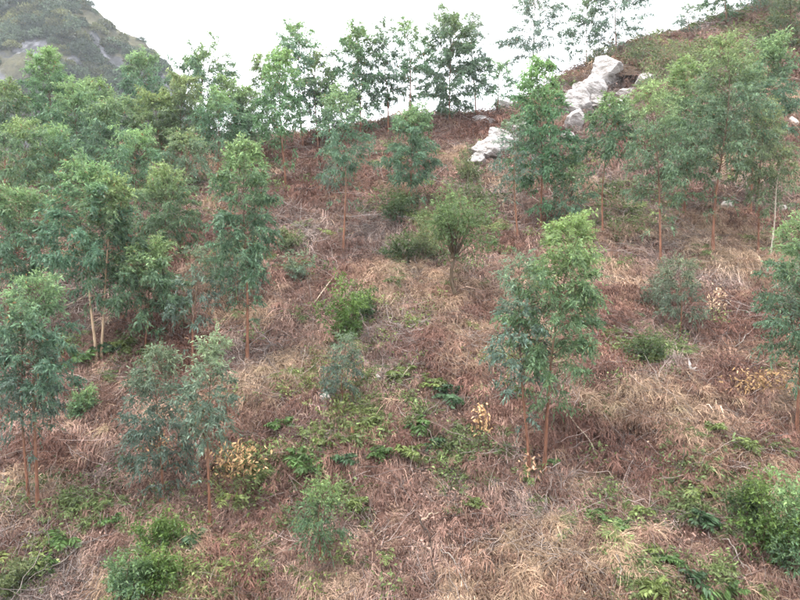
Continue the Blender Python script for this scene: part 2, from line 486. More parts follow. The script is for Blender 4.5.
def p_twigs(seed, n=14):
    g = np.random.default_rng(seed); B = Buf()
    for i in range(n):
        a = g.uniform(0, 6.28); L = g.uniform(.3, .9)
        s = np.linspace(0, 1, 5)[:, None]
        p = np.array([g.normal(0, .2), g.normal(0, .2), g.uniform(0, .1)]) + s * L * np.array([math.cos(a), math.sin(a), g.uniform(-.1, .45)]) + g.normal(0, .02, (5, 3))
        tube(B, p, np.linspace(.008, .003, 5), 3, np.array([1, 1, 1]) * g.uniform(.5, 1.4))
    return B.mesh('twigs', M_dry)
def p_litter(seed, n=60):
    g = np.random.default_rng(seed); B = Buf()
    P = np.stack([g.normal(0, .28, n), g.normal(0, .28, n), g.uniform(0, .06, n)], -1)
    D = g.normal(size=(n, 3)); D[:, 2] *= .35
    leaves(B, P, D, g.uniform(.06, .14, n), g.uniform(.02, .045, n), np.array([1, 1, 1]) * g.uniform(.5, 1.5, n)[:, None], g, fine=False, sag=.2)
    return B.mesh('litter', M_dry)
def p_green(seed, n=12):
    g = np.random.default_rng(seed); B = Buf()
    for i in range(n):
        frond(B, np.array([g.normal(0, .1), g.normal(0, .1), 0]), g.uniform(0, 6.28), g.uniform(.2, .45), g.uniform(.3, 1.1), g.uniform(.3, .7), g,
              np.array([1, 1, 1]) * g.uniform(.6, 1.35), 8, .2, .04, .3, .25)
    return B.mesh('green', M_green)
def p_weed(seed, n=70):
    g = np.random.default_rng(seed); B = Buf()
    P = np.stack([g.normal(0, .16, n), g.normal(0, .16, n), np.abs(g.normal(.12, .1, n))], -1)
    D = norm(g.normal(size=(n, 3)) + np.array([0, 0, .5]))
    leaves(B, P, D, g.uniform(.05, .12, n), g.uniform(.025, .05, n), np.array([1, 1, 1]) * g.uniform(.5, 1.4, n)[:, None], g, fine=False)
    return B.mesh('weed', M_green)

def sample(n, y0, y1, wide=.66):
    y = rng.uniform(y0, y1, n * 2); x = rng.uniform(-1, 1, n * 2) * (y1 * wide)
    k = (np.abs(x) < y * wide) & (y < crest_y(x) + 2.5)
    x, y = x[k][:n], y[k][:n]
    return x, y
def pix(x, y, z): return 400 + F * x / y, 300 - F * z / y
def blobs(px, py, lst):
    m = np.zeros_like(px)
    for (cx, cy, rx, ry, s) in lst:
        q = ((px - cx) / rx) ** 2 + ((py - cy) / ry) ** 2
        m = np.maximum(m, s * np.exp(-q))
    return m
ZONES = [(9.5, 15, 60, .9), (15, 20, 56, .95), (20, 27, 40, 1.05), (27, 37, 22, 1.4), (37, 62, 9, 2.0)]   # depth from, to, tufts per m2, scale
def field(kind_frac, seed):
    X = []; Y = []; S = []
    for (a, b, d, s) in ZONES:
        area = .66 * (b * b - a * a)
        x, y = sample(int(area * d * kind_frac), a, b)
        X.append(x); Y.append(y); S.append(np.full(len(x), s))
    x = np.concatenate(X); y = np.concatenate(Y); s = np.concatenate(S)
    z = height(x, y)
    return x, y, z, s
# real colour zones of the dead growth: where straw, red bracken or grey brush grows (world places found from the photograph)
def zones_at(x, y, z):
    px, py = pix(x, y, z)
    straw = blobs(px, py, [(395, 272, 40, 16, 1), (270, 385, 55, 28, .8), (620, 410, 60, 22, .7), (740, 410, 50, 25, .8), (60, 490, 60, 16, .9), (640, 300, 40, 20, .4),
                           (300, 240, 60, 25, .5), (590, 480, 45, 14, .9), (450, 210, 40, 18, .6), (500, 190, 30, 20, .5), (760, 260, 45, 15, .6), (105, 385, 40, 16, .6), (540, 540, 60, 30, .4), (30, 580, 40, 25, .5)])
    red = blobs(px, py, [(340, 430, 60, 40, .7), (470, 345, 60, 25, .7), (560, 440, 60, 30, .8), (630, 340, 50, 30, .7), (300, 185, 70, 26, .9), (470, 135, 60, 22, .8), (200, 235, 30, 20, 1),
                         (700, 470, 40, 22, 1), (300, 510, 60, 30, .6), (600, 570, 60, 35, .8), (470, 560, 60, 30, .5), (180, 330, 30, 25, .8), (40, 450, 60, 20, .8), (420, 380, 50, 20, .5), (230, 580, 50, 30, .6), (700, 230, 80, 22, .5)])
    grey = blobs(px, py, [(110, 460, 50, 30, .7), (380, 520, 70, 40, .6), (690, 400, 60, 40, .6), (620, 210, 60, 26, .6), (290, 225, 50, 20, .4), (660, 300, 40, 30, .6), (560, 520, 60, 30, .5), (170, 560, 60, 40, .5)])
    n1 = fbm(x * .45, y * .45, 101, 3); n2 = fbm(x * .5 + 40, y * .5, 111, 3); n3 = fbm(x * .4, y * .4 + 30, 121, 3)
    ws = np.clip(straw * 1.2 + 1.7 * n1 - .2, 0, 2); wr = np.clip(red * 1.2 + 1.9 * n2 - .12, 0, 2.2); wg = np.clip(grey + 1.2 * n3 - .15, 0, 1.4)
    wp = np.full_like(ws, .32)
    t = ws + wr + wg + wp
    c = (ws[:, None] * STRAW + wr[:, None] * RED + wg[:, None] * GREY + wp[:, None] * PINK) / t[:, None]
    return c, ws / t, wr / t, wg / t

def put(name, protos, frac, label, cat, pick=None, tilt=(.2, .6), spin=.5, scale=1.0, tintf=None, lift=0.0, var=.25):
    x, y, z, s = field(frac, 0)
    c, ws, wr, wg = zones_at(x, y, z)
    k = rng.uniform(0, 1, len(x)) < (np.ones(len(x)) if pick is None else np.clip(pick(x, y, z, ws, wr, wg), 0, 1))
    x, y, z, s, c = x[k], y[k], z[k], s[k], c[k]
    n = len(x)
    tint = c if tintf is None else tintf(x, y, z, c)
    tint = tint * np.exp(rng.normal(0, var, n))[:, None]
    return scatter(name, protos, np.stack([x, y, z + lift * s], -1), eul(rng.normal(0, spin, n), rng.uniform(*tilt, n)), s * scale * rng.uniform(.65, 1.3, n), rng.integers(0, len(protos), n), tint, label, cat)

# matted dry stems: every stem a bent ribbon lying down the slope, combed by the slope and heaped in tussocks
def thatch(n_per, seed):
    g = np.random.default_rng(seed)
    X = []; Y = []; S = []
    for (a, b, d, sc_) in [(11, 16, 820, .8), (16, 21, 560, .95), (21, 28, 290, 1.2), (28, 38, 125, 1.7), (38, 60, 42, 2.5)]:
        x, y = sample(int(.66 * (b * b - a * a) * d * n_per), a, b)
        X.append(x); Y.append(y); S.append(np.full(len(x), sc_))
    x = np.concatenate(X); y = np.concatenate(Y); sc_ = np.concatenate(S)
    m = fbm(x * 1.1 + .3 * y, y * 1.1, 151, 3)
    k = g.uniform(0, 1, len(x)) < np.clip(.55 + 2.0 * m, .03, 1)
    x, y, sc_, m = x[k], y[k], sc_[k], m[k]
    n = len(x); z = height(x, y)
    c, ws, wr, wg = zones_at(x, y, z)
    flow = -math.pi / 2 + 1.5 * fbm(x * .7, y * .7, 161, 2)
    a = flow + g.normal(0, .55, n)
    rnd = g.uniform(0, 1, n) < .22
    a[rnd] = g.uniform(0, 6.28, rnd.sum())
    L = g.uniform(.25, .75, n) * sc_ ** .75
    arch = (g.uniform(.02, .12, n) + .16 * np.clip(m + .2, 0, 1) * g.uniform(0, 1, n)) * sc_ ** .5
    d = np.stack([np.cos(a), np.sin(a), np.zeros(n)], -1)
    P0 = np.stack([x, y, z - .02], -1)
    def on(t, up):
        q = P0 + d * (L * t)[:, None]
        q[:, 2] = height(q[:, 0], q[:, 1]) + up
        return q
    P1 = on(.45, arch * 1.2); P2 = on(.95, arch * g.uniform(-.2, .7, n) + .01)
    P0[:, 2] += arch * .35
    S_ = norm(np.stack([-d[:, 1], d[:, 0], g.uniform(-.9, .9, n)], -1))
    wd = (g.uniform(.006, .017, n) * sc_)[:, None] * .5
    v = np.stack([P0 - S_ * wd, P0 + S_ * wd, P1 - S_ * wd * .8, P1 + S_ * wd * .8, P2], 1).reshape(-1, 3)
    b = np.arange(n)[:, None] * 5
    C = c * np.exp(g.normal(0, .48, n))[:, None] * (1 + .4 * np.clip(m, -1, 1))[:, None]
    pale = g.uniform(0, 1, n) < .10
    C[pale] = C[pale] * .4 + STRAW * .85
    B = Buf(); B.add(v, t=b + [2, 3, 4], q=b + [0, 1, 3, 2], c=np.repeat(C, 5, 0))
    tag(link('dry_thatch', B.mesh('dry_thatch', M_dead)), 'matted dry grass and stems lying all over the hillside', 'dry grass', kind='stuff')
thatch(1.0, 77)
put('dead_bracken', [p_bracken(220 + i) for i in range(6)], .8, 'withered brown bracken fronds drooping down the slope', 'dead bracken',
    pick=lambda x, y, z, ws, wr, wg: .25 + 1.2 * wr, tilt=(.1, .5), spin=.9, tintf=lambda x, y, z, c: c * .45 + .55 * (RED * .6 + PINK * .5))
put('straw_grass', [p_tuft(240 + i) for i in range(5)], .26, 'pale straw coloured grass tufts hanging downhill', 'dry grass',
    pick=lambda x, y, z, ws, wr, wg: .12 + 1.6 * ws, tilt=(.0, .5), spin=.5, tintf=lambda x, y, z, c: c * .5 + .5 * STRAW)
put('fallen_twigs', [p_twigs(260 + i) for i in range(5)], .14, 'thin grey dead twigs scattered through the dry growth', 'twigs',
    pick=lambda x, y, z, ws, wr, wg: .4 + wg, tilt=(.3, .7), spin=3, tintf=lambda x, y, z, c: c * .3 + .7 * GREY * 1.3)
put('leaf_litter', [p_litter(280 + i) for i in range(4)], .12, 'fallen brown leaves littering the slope', 'leaf litter', tilt=(.45, .6), spin=3)
GREEN_AT = [(420, 425, 90, 55, 1.1), (330, 440, 65, 60, 1.1), (110, 570, 110, 40, .85), (30, 580, 50, 25, .8), (700, 585, 60, 22, .9), (765, 540, 50, 35, .6), (110, 352, 45, 14, 1), (440, 225, 50, 40, .45), (620, 210, 40, 20, .3), (690, 490, 30, 40, .7),
            (640, 48, 70, 12, .9), (690, 60, 40, 30, .8), (750, 60, 60, 40, .6), (40, 180, 120, 50, .7), (150, 200, 60, 30, .4), (240, 470, 40, 50, .4), (600, 510, 40, 25, .4), (650, 350, 25, 12, .7), (90, 510, 50, 20, .5), (240, 260, 40, 20, .3)]
def greenpick(x, y, z, *a):
    px, py = pix(x, y, z)
    return (blobs(px, py, GREEN_AT) * 1.15 + .035) * np.clip(.4 + 1.5 * fbm(x * .8, y * .8, 131, 3), 0, 1.2)
def greentint(x, y, z, c):
    n = fbm(x * .5, y * .5, 141, 3)[:, None]
    return np.array([.125, .165, .062]) * (1 + .25 * n) * np.array([1.0, 1, 1]) + np.clip(n, 0, 1) * np.array([.07, .05, .0])
put('green_ground_cover', [p_green(300 + i) for i in range(4)] + [p_weed(310 + i) for i in range(4)], .85, 'low green ferns and weeds growing among the dead bracken', 'ground cover',
    pick=greenpick, tilt=(.1, .5), spin=3, tintf=greentint, scale=1.05, lift=.05)

# ------------------------------------------------------------------ trees
TINT = {  # old leaf, young leaf
    'norm': (np.array([.098, .168, .102]), np.array([.205, .29, .115])),
    'blue': (np.array([.112, .165, .124]), np.array([.188, .245, .135])),
    'fresh': (np.array([.100, .178, .102]), np.array([.205, .30, .115])),
    'yellow': (np.array([.125, .178, .09]), np.array([.24, .29, .115])),
    'pale': (np.array([.11, .14, .10]), np.array([.17, .19, .12])),
    'broad': (np.array([.085, .14, .058]), np.array([.155, .215, .08])),
    'olive': (np.array([.088, .12, .058]), np.array([.165, .19, .08])),
    'bright': (np.array([.075, .14, .042]), np.array([.16, .235, .06])),
    'dark': (np.array([.05, .085, .045]), np.array([.11, .15, .05])),
}
BARK_LOW = lin(128, 92, 75); BARK_UP = lin(112, 98, 82)

def eucalyptus(name, px, pyb, ptx, pyt, wpx, cby, dens, tint, label, group, seed, bark=None, cat='tree', pw=1.0, branchy=0.0):
    g = np.random.default_rng(seed)
    b = ground_at(px, pyb)
    dep = b[1]
    if group == G_CREST: wpx *= 1.08
    if group == G_LEFT: wpx *= 1.13
    H = (300 - pyt) / F * dep - b[2]
    lean = (ptx - px) / F * dep
    cw = wpx / F * dep
    cb = max(.04, ((300 - cby) / F * dep - b[2]) / H + (.045 if group != G_CREST else 0))
    root = bpy.data.objects.new(name, None)
    root.location = b; root.empty_display_size = .3
    col.objects.link(root)
    tag(root, label, cat, group)
    far = dep > 24
    lsc = (.78 if dep < 18 else (.95 if dep < 26 else 1.2)) * min(1, .6 + .1 * H)
    # trunk
    T = Buf()
    ns = 12
    s = np.linspace(0, 1, ns)
    amp = .05 + .02 * H * g.uniform(.4, 1.6)
    path = np.stack([lean * s ** 1.25 + amp * np.sin(s * g.uniform(3, 6) + g.uniform(0, 6)) * s, amp * np.sin(s * g.uniform(3, 6) + g.uniform(0, 6)) * s, H * s * .985], -1)
    path[0, 2] = -.15
    r0 = (.014 + .0042 * H) * pw
    rad = r0 * (1 - s) ** .85 + .004
    rad[0] *= 1.7; rad[1] *= 1.08
    lo = BARK_LOW if bark is None else bark
    up = BARK_UP if bark is None else bark
    bc = lo * (1 - sstep(.25, .6, s))[:, None] + up * sstep(.25, .6, s)[:, None]
    tube(T, path, rad, 7, bc)
    at_ = lambda q: np.array([np.interp(q, s, path[:, k]) for k in range(3)])
    # branches and twigs
    C0, C1 = TINT[tint]
    crown_h = H * (1 - cb)
    nb = int(max(14, (16 + crown_h * 15.0) * (dens ** .5)))
    nlow = max(2, int(nb * .07))
    TP = []; TD = []; TU = []; TL = []
    az = g.uniform(0, 6.28)
    lobes = [(g.uniform(0, 6.28), g.uniform(0, 1), g.uniform(.7, 1.25)) for _ in range(7)]
    for i in range(nb + nlow):
        if i < nb:
            u = ((i + g.uniform(0, 1)) / nb) ** .95
            q = cb + (1 - cb) * u * .97
            prof = (1 - u) ** (.6 if group == G_RIGHT else .54) * (.62 + .38 * min(1, u / .22)) * 1.16
        else:                                # a few thin low branches below the crown proper
            u = 0.02
            q = max(.12, cb - g.uniform(.02, .2)); prof = .4
        az += 2.4 + g.normal(0, .8)
        lob = 1.0
        for (la, lu, ls) in lobes:
            wgt = math.exp(-((u - lu) / .18) ** 2) * max(0, math.cos(az - la)) ** 2
            lob *= (1 + (ls - 1) * wgt)
        Lb = (cw * .5 * prof * g.uniform(.72, 1.12) + .10) * lob
        el = R(g.uniform(28, 50) + 22 * u)
        dh = np.array([math.cos(az), math.sin(az), 0])
        ts = np.linspace(0, 1, 5)
        base = at_(q)
        bp = base + dh * (Lb * ts)[:, None] + np.array([0, 0, 1]) * (Lb * (math.tan(el) * .75 * ts - .55 * ts ** 2))[:, None]
        br = np.interp(q, s, rad) * .42
        tube(T, bp, np.linspace(max(.005 if dep < 30 else .011, br), .003 if dep < 30 else .006, 5), 3, BARK_UP * .8 if bark is None else bark * .9)
        nt_ = int((3.6 + Lb * (16 if dep < 24 else 11.5)) * dens ** .75) + 1
        if i >= nb: nt_ = max(1, int(nt_ * .5))
        for k in range(nt_):
            t = 1 - abs(g.normal(0, .42)); t = max(.18, min(1, t))
            p = np.array([np.interp(t, ts, bp[:, j]) for j in range(3)])
            d = dh * g.uniform(.2, 1.1) + g.normal(0, .6, 3) + np.array([0, 0, g.uniform(-.25, .45) + .55 * u])
            TP.append(p); TD.append(d / np.linalg.norm(d)); TU.append(u); TL.append(g.uniform(.14, .32))
    for k in range(int(5 + 5 * dens)):       # leader shoots
        q = g.uniform(.93, 1.0); d = np.array([g.normal(0, .35), g.normal(0, .35), 1.0])
        TP.append(at_(q)); TD.append(d / np.linalg.norm(d)); TU.append(1.0); TL.append(g.uniform(.15, .3) * min(1, H / 4 + .3))
    TP = np.array(TP); TD = np.array(TD); TU = np.array(TU); TL = np.array(TL)
    # leaves along the twigs
    nl = 9 if not far else 8
    m = len(TP)
    tt = np.tile(np.linspace(.12, 1.0, nl), m)
    P = np.repeat(TP, nl, 0) + np.repeat(TD, nl, 0) * (np.repeat(TL, nl) * tt)[:, None] + np.array([0, 0, -1.0]) * (np.repeat(TL * (1.15 - TU), nl) * tt ** 2 * .6)[:, None]
    D = np.repeat(TD, nl, 0) * .55 + g.normal(0, .55, (m * nl, 3))
    D[:, 2] -= .6 - .75 * np.repeat(TU, nl)
    nn = m * nl
    LL = g.uniform(.08, .15, nn) * lsc
    WW = LL * g.uniform(.22, .36, nn)
    U = np.repeat(TU, nl)
    young = np.clip(.06 + sstep(.35, 1.0, U) * .85 + .35 * (tt - .6) * sstep(.3, .9, U) + g.normal(0, .14, nn), 0, 1)[:, None]
    tc = np.exp(g.normal(0, .05, 3) * np.array([1, .5, 1]) + g.normal(0, .07))
    clump = np.repeat(np.exp(g.normal(0, .17, m)), nl)[:, None]
    C = (C0 * (1 - young) + C1 * young) * tc * clump * np.exp(g.normal(0, .22, nn))[:, None]
    dry = g.uniform(0, 1, nn) < .012
    C[dry] = np.array([.25, .14, .07])
    Cb = Buf()
    leaves(Cb, P, D, LL, WW, C, g, fine=dep < 21, sag=.25)
    link('trunk', T.mesh('trunk', M_bark, True), root)
    tag(link('crown', Cb.mesh('crown', M_leaf), root), kind='stuff')
    return root

G_LEFT = 'eucalyptus trees massed on the left of the slope'
G_CREST = 'eucalyptus trees along the crest'
G_RIGHT = 'eucalyptus trees grouped on the right of the slope'
G_FRONT = 'eucalyptus trees in the foreground'
G_YOUNG = 'young eucalyptus saplings on the slope'
TREES = [
 # px, base y, top x, top y, crown width, crown bottom y, density, tint, label, group
 (544, 475, 570, 219, 88, 385, 1.75, 'fresh', 'densest and brightest foreground eucalyptus, right of centre, reddish trunk leaning right', G_FRONT),
 (530, 475, 514, 256, 66, 400, .7, 'blue', 'thin-crowned eucalyptus rising beside the foot of the densest foreground tree', G_FRONT),
 (247, 362, 247, 142, 66, 290, 1.25, 'norm', 'tall slender eucalyptus with bare reddish lower trunk, left of centre', G_FRONT),
 (97, 364, 80, 165, 84, 285, 1.3, 'norm', 'eucalyptus with the left of two close tan trunks above green ferns', G_LEFT),
 (101, 362, 116, 180, 58, 290, 1.0, 'norm', 'eucalyptus with the right of two close tan trunks above green ferns', G_LEFT),
 (168, 305, 158, 168, 66, 255, 1.3, 'norm', 'full round-crowned eucalyptus right behind the pair of tan trunks', G_LEFT),
 (145, 352, 152, 247, 72, 322, 1.7, 'fresh', 'short eucalyptus with yellow-green tip right of the twin tan trunks', G_LEFT),
 (38, 512, 32, 278, 78, 405, 1.4, 'norm', 'yellow-tipped eucalyptus on thin red trunk at the lower left edge', G_FRONT),
 (29, 510, 18, 318, 66, 430, .9, 'blue', 'shorter eucalyptus behind the yellow-tipped one at the lower left edge', G_FRONT),
 (162, 505, 158, 350, 66, 480, 1.2, 'blue', 'small blue-green eucalyptus in the lower left, left of a taller thin one', G_FRONT),
 (210, 528, 208, 338, 54, 450, 1.0, 'blue', 'blue-green eucalyptus with straight thin red trunk, lowest base in the left foreground', G_FRONT),
 (343, 256, 345, 92, 54, 175, 1.2, 'fresh', 'eucalyptus on a long bare stem standing above the pale fallen pole', G_CREST),
 (412, 214, 412, 107, 48, 185, 1.35, 'fresh', 'small egg-shaped eucalyptus on the red slope below the crest centre', G_CREST),
 (541, 232, 541, 62, 68, 190, 1.5, 'fresh', 'full eucalyptus standing between the two pale rock outcrops', G_RIGHT),
 (518, 240, 510, 118, 44, 190, .6, 'blue', 'thin eucalyptus partly covering the lower pale rock slab', G_RIGHT),
 (603, 234, 607, 100, 56, 165, 1.1, 'fresh', 'umbrella-shaped eucalyptus on slim trunk below the crest rocks', G_RIGHT),
 (661, 265, 652, 85, 70, 205, 1.2, 'norm', 'eucalyptus with reddish trunk at the left of the right-hand group', G_RIGHT),
 (684, 218, 690, 58, 70, 185, 1.2, 'norm', 'eucalyptus behind and between the two red trunks of the right-hand group', G_RIGHT),
 (713, 252, 726, 36, 84, 180, 1.5, 'norm', 'tallest eucalyptus of the right-hand group with straight red trunk', G_RIGHT),
 (750, 215, 772, 36, 74, 150, 1.4, 'norm', 'eucalyptus at the upper right of the group, behind the lime-green tree', G_RIGHT),
 (758, 254, 764, 104, 66, 195, 1.1, 'yellow', 'lime-green tree with layered foliage at the right edge of the group', G_RIGHT),
 (770, 258, 786, 150, 48, 215, .7, 'yellow', 'small yellow-green tree on a pale crooked stem near the right edge', G_RIGHT),
 (797, 432, 802, 222, 84, 365, 1.3, 'norm', 'eucalyptus cut by the right edge with reddish trunk over brown leaves', G_FRONT),
 (192, 374, 198, 252, 36, 335, .4, 'blue', 'sparse thin eucalyptus left of the tall slender trunk', G_LEFT),
 (8, 325, 18, 192, 68, 290, 1.3, 'norm', 'eucalyptus at the left edge above the yellow-tipped foreground tree', G_LEFT),
 (55, 170, 52, 52, 50, 135, 1.4, 'fresh', 'tall eucalyptus standing out against the rocky mountain at far left', G_LEFT),
 (143, 155, 140, 55, 42, 115, 1.3, 'fresh', 'narrow eucalyptus top in front of the mountain foot', G_LEFT),
 (202, 158, 200, 52, 76, 118, 1.3, 'norm', 'broad eucalyptus on the skyline right of the mountain', G_LEFT),
 (182, 192, 185, 80, 48, 150, 1.2, 'yellow', 'yellowish eucalyptus in front of the broad skyline tree', G_LEFT),
 (78, 195, 76, 86, 52, 160, 1.2, 'fresh', 'eucalyptus right below the tall one against the mountain', G_LEFT),
 (114, 208, 110, 102, 62, 170, 1.4, 'norm', 'eucalyptus with dark shaded middle in the centre of the left mass', G_LEFT),
 (160, 200, 157, 94, 56, 165, 1.2, 'yellow', 'yellow-topped eucalyptus in the upper left mass below the narrow top', G_LEFT),
 (5, 195, 6, 83, 46, 150, 1.2, 'norm', 'eucalyptus at the left edge beneath the grey mountain rocks', G_LEFT),
 (28, 240, 26, 124, 66, 190, 1.2, 'fresh', 'eucalyptus in the left mass above the left-edge tree', G_LEFT),
 (217, 195, 218, 95, 48, 150, 1.1, 'norm', 'eucalyptus at the right end of the left mass, beside the sky gap', G_LEFT),
 (62, 235, 58, 130, 56, 190, 1.1, 'norm', 'eucalyptus behind the twin-trunked pair in the left mass', G_LEFT),
 (136, 245, 138, 136, 60, 195, 1.2, 'norm', 'eucalyptus directly behind the full round-crowned one', G_LEFT),
 (190, 240, 182, 135, 50, 185, .9, 'norm', 'eucalyptus shading the dark red bracken hollow left of the slender tree', G_LEFT),
 (286, 190, 277, 48, 50, 140, 1.2, 'fresh', 'yellow-green eucalyptus in front of the tallest crest cluster left of centre', G_CREST),
 (304, 154, 292, 22, 54, 105, 1.1, 'norm', 'tallest eucalyptus of the crest cluster left of centre', G_CREST),
 (318, 152, 315, 55, 40, 128, .7, 'norm', 'open-crowned eucalyptus at the right of the left crest cluster', G_CREST),
 (262, 160, 262, 55, 32, 128, .8, 'norm', 'slim eucalyptus at the left of the left crest cluster', G_CREST),
 (360, 140, 360, 30, 60, 112, 1.5, 'norm', 'dense dark eucalyptus on the crest behind the long bare stem tree', G_CREST),
 (388, 138, 384, 18, 36, 100, .55, 'blue', 'wispy eucalyptus between the two dense crest trees', G_CREST),
 (410, 134, 408, 18, 48, 105, .75, 'norm', 'see-through eucalyptus touching the left side of the widest crest tree', G_CREST),
 (450, 125, 448, 18, 68, 106, 1.7, 'fresh', 'widest dense eucalyptus on the crest near the picture centre', G_CREST),
 (476, 120, 472, 12, 36, 92, .7, 'blue', 'thin eucalyptus behind the right side of the widest crest tree', G_CREST),
 (530, 102, 537, -6, 74, 66, .9, 'blue', 'airy eucalyptus with spaced leaf tufts against the sky', G_CREST),
 (497, 116, 500, 64, 42, 100, .9, 'fresh', 'low bushy eucalyptus on the crest above the lower rock slab', G_CREST),
 (586, 70, 588, 4, 48, 52, .9, 'blue', 'left of two airy eucalyptus above the crest rock', G_CREST),
 (617, 58, 614, -22, 66, 40, 1.0, 'blue', 'right of two airy eucalyptus above the crest rock', G_CREST),
 (690, 38, 690, 8, 30, 28, .8, 'blue', 'tiny sparse eucalyptus alone on the upper right skyline', G_CREST),
 (727, 30, 722, -32, 64, 14, 1.0, 'norm', 'eucalyptus cut by the top edge above the right-hand group', G_CREST),
 (762, 18, 757, -42, 64, 4, 1.0, 'norm', 'eucalyptus at the top edge nearest the right corner', G_CREST),
 (790, 52, 790, -16, 50, 36, .9, 'olive', 'olive-brown tree in the top right corner', G_CREST),
 (246, 176, 243, 92, 44, 150, 1.2, 'fresh', 'eucalyptus filling the foot of the sky gap left of the left crest cluster', G_LEFT),
 (232, 172, 230, 82, 40, 140, 1.2, 'norm', 'eucalyptus just right of the broad skyline tree', G_LEFT),
 (330, 150, 330, 74, 34, 128, .9, 'norm', 'short eucalyptus on the crest left of the dense dark crest tree', G_CREST),
 (98, 172, 96, 84, 44, 140, 1.2, 'fresh', 'eucalyptus between the two tops that stand against the mountain', G_LEFT),
 (343, 408, 343, 338, 34, 398, 1.0, 'blue', 'slim blue-green sapling beside a small white rock at the picture centre', G_YOUNG),
 (680, 340, 681, 262, 46, 325, .7, 'pale', 'pale grey-green sapling on bare ground right of the dense foreground tree', G_YOUNG),
 (319, 568, 324, 486, 40, 548, 1.1, 'fresh', 'leafy sapling at the bottom edge left of centre', G_YOUNG),
 (568, 232, 572, 164, 44, 222, .8, 'fresh', 'leaning light green sapling below the crest rocks', G_YOUNG),
 (335, 200, 332, 150, 30, 190, .6, 'blue', 'thin sapling next to the long bare stem tree on the red slope', G_YOUNG),
 (238, 310, 228, 240, 40, 300, .6, 'blue', 'low sapling foliage around the slender tree trunk', G_YOUNG),
]
for i, t in enumerate(TREES):
    eucalyptus('eucalyptus_tree' if t[9] is not G_YOUNG else 'eucalyptus_sapling', *t, seed=1000 + i * 13,
               bark=(lin(172, 150, 125) if i in (3, 4) else (lin(190, 180, 165) if i == 21 else None)))

# ------------------------------------------------------------------ broadleaf bushes
def bush(name, px, py, wpx, hpx, tint, label, group=None, seed=0, trunk=0.0, leafl=(.045, .095), dens=1.0, cat='bush', airy=.6):
    g = np.random.default_rng(seed)
    b = ground_at(px, py); dep = b[1]
    Wd = wpx / F * dep; Ht = hpx / F * dep
    root = bpy.data.objects.new(name, None); root.location = b; root.empty_display_size = .2; col.objects.link(root)
    tag(root, label, cat, group)
    T = Buf(); C0, C1 = TINT[tint]
    z0 = Ht * trunk
    if trunk:
        s = np.linspace(0, 1, 6)
        pth = np.stack([-.12 * Wd * np.sin(s * 2.4), .03 * np.sin(s * 5), z0 * 1.15 * s - .1], -1)
        tube(T, pth, np.linspace(.075, .05, 6), 6, lin(92, 80, 66))
        top = pth[-1]
    nst = int(9 + 10 * dens)
    TP = []; TD = []; TU = []
    for i in range(nst):
        a = g.uniform(0, 6.28); ph = g.uniform(.15, 1.0) if not trunk else g.uniform(.12, 1.0)
        rr = g.uniform(.35, 1.45) if not trunk else g.uniform(.8, 1.1)
        tgt = np.array([math.cos(a) * Wd * .5 * math.cos(ph * 1.35) * rr, math.sin(a) * Wd * .5 * math.cos(ph * 1.35) * rr, z0 + (Ht - z0) * (.12 + .85 * math.sin(max(0, ph) * 1.5)) * rr])
        st = top if trunk else np.array([g.normal(0, .06), g.normal(0, .06), -.05])
        mid = (st + tgt) * .5 + g.normal(0, .06 * Wd, 3) + np.array([0, 0, .08 * Ht])
        q = np.linspace(0, 1, 6)[:, None]
        pp = st * (1 - q) ** 2 + mid * 2 * q * (1 - q) + tgt * q * q
        tube(T, pp, np.linspace(.028 if trunk else .012, .004, 6), 3, lin(105, 92, 76))
        for k in range(int(13 * dens) + 4):
            t = 1 - abs(g.normal(0, .3)) * airy * 1.6; t = max(.15 if not trunk else .5, min(1, t))
            p = np.array([np.interp(t, q[:, 0], pp[:, j]) for j in range(3)]) + g.normal(0, .08 * Wd, 3)
            d = norm((p - np.array([0, 0, z0 + Ht * .2]))[None])[0] + g.normal(0, .6, 3)
            TP.append(p); TD.append(d / np.linalg.norm(d)); TU.append(np.clip((p[2] - z0) / max(.05, Ht - z0), 0, 1))
    nl = 8; TP = np.array(TP); TD = np.array(TD); TU = np.array(TU); m = len(TP)
    tl = g.uniform(.1, .24, m) * min(1.0, .4 + Wd)
    tt = np.tile(np.linspace(.1, 1, nl), m)
    P = np.repeat(TP, nl, 0) + np.repeat(TD, nl, 0) * (np.repeat(tl, nl) * tt)[:, None]
    P[:, 2] = np.maximum(P[:, 2], .0)
    D = np.repeat(TD, nl, 0) * .5 + g.normal(0, .7, (m * nl, 3)) + np.array([0, 0, -.1])
    nn = m * nl; sc_ = 1 if dep < 20 else 1.35
    LL = g.uniform(*leafl, nn) * sc_; WW = LL * g.uniform(.26, .42, nn)
    y_ = np.clip(np.repeat(TU, nl) * .7 + g.normal(0, .18, nn), 0, 1)[:, None]
    C = (C0 * (1 - y_) + C1 * y_) * np.repeat(np.exp(g.normal(0, .2, m)), nl)[:, None] * np.exp(g.normal(0, .2, nn))[:, None]
    B = Buf(); leaves(B, P, D, LL, WW, C, g, fine=dep < 18, sag=.15)
    link('trunk' if trunk else 'stems', T.mesh('stems', M_bark, True), root)
    tag(link('crown' if trunk else 'foliage', B.mesh('foliage', M_leaf), root), kind='stuff')
    return root
bush('broadleaf_tree', 461, 302, 84, 114, 'broad', 'small broadleaf tree with crooked dark trunk and rounded crown at mid slope', None, 31, trunk=.34, dens=2.2, cat='tree', airy=1.0)
GB = 'bushes on the slope'
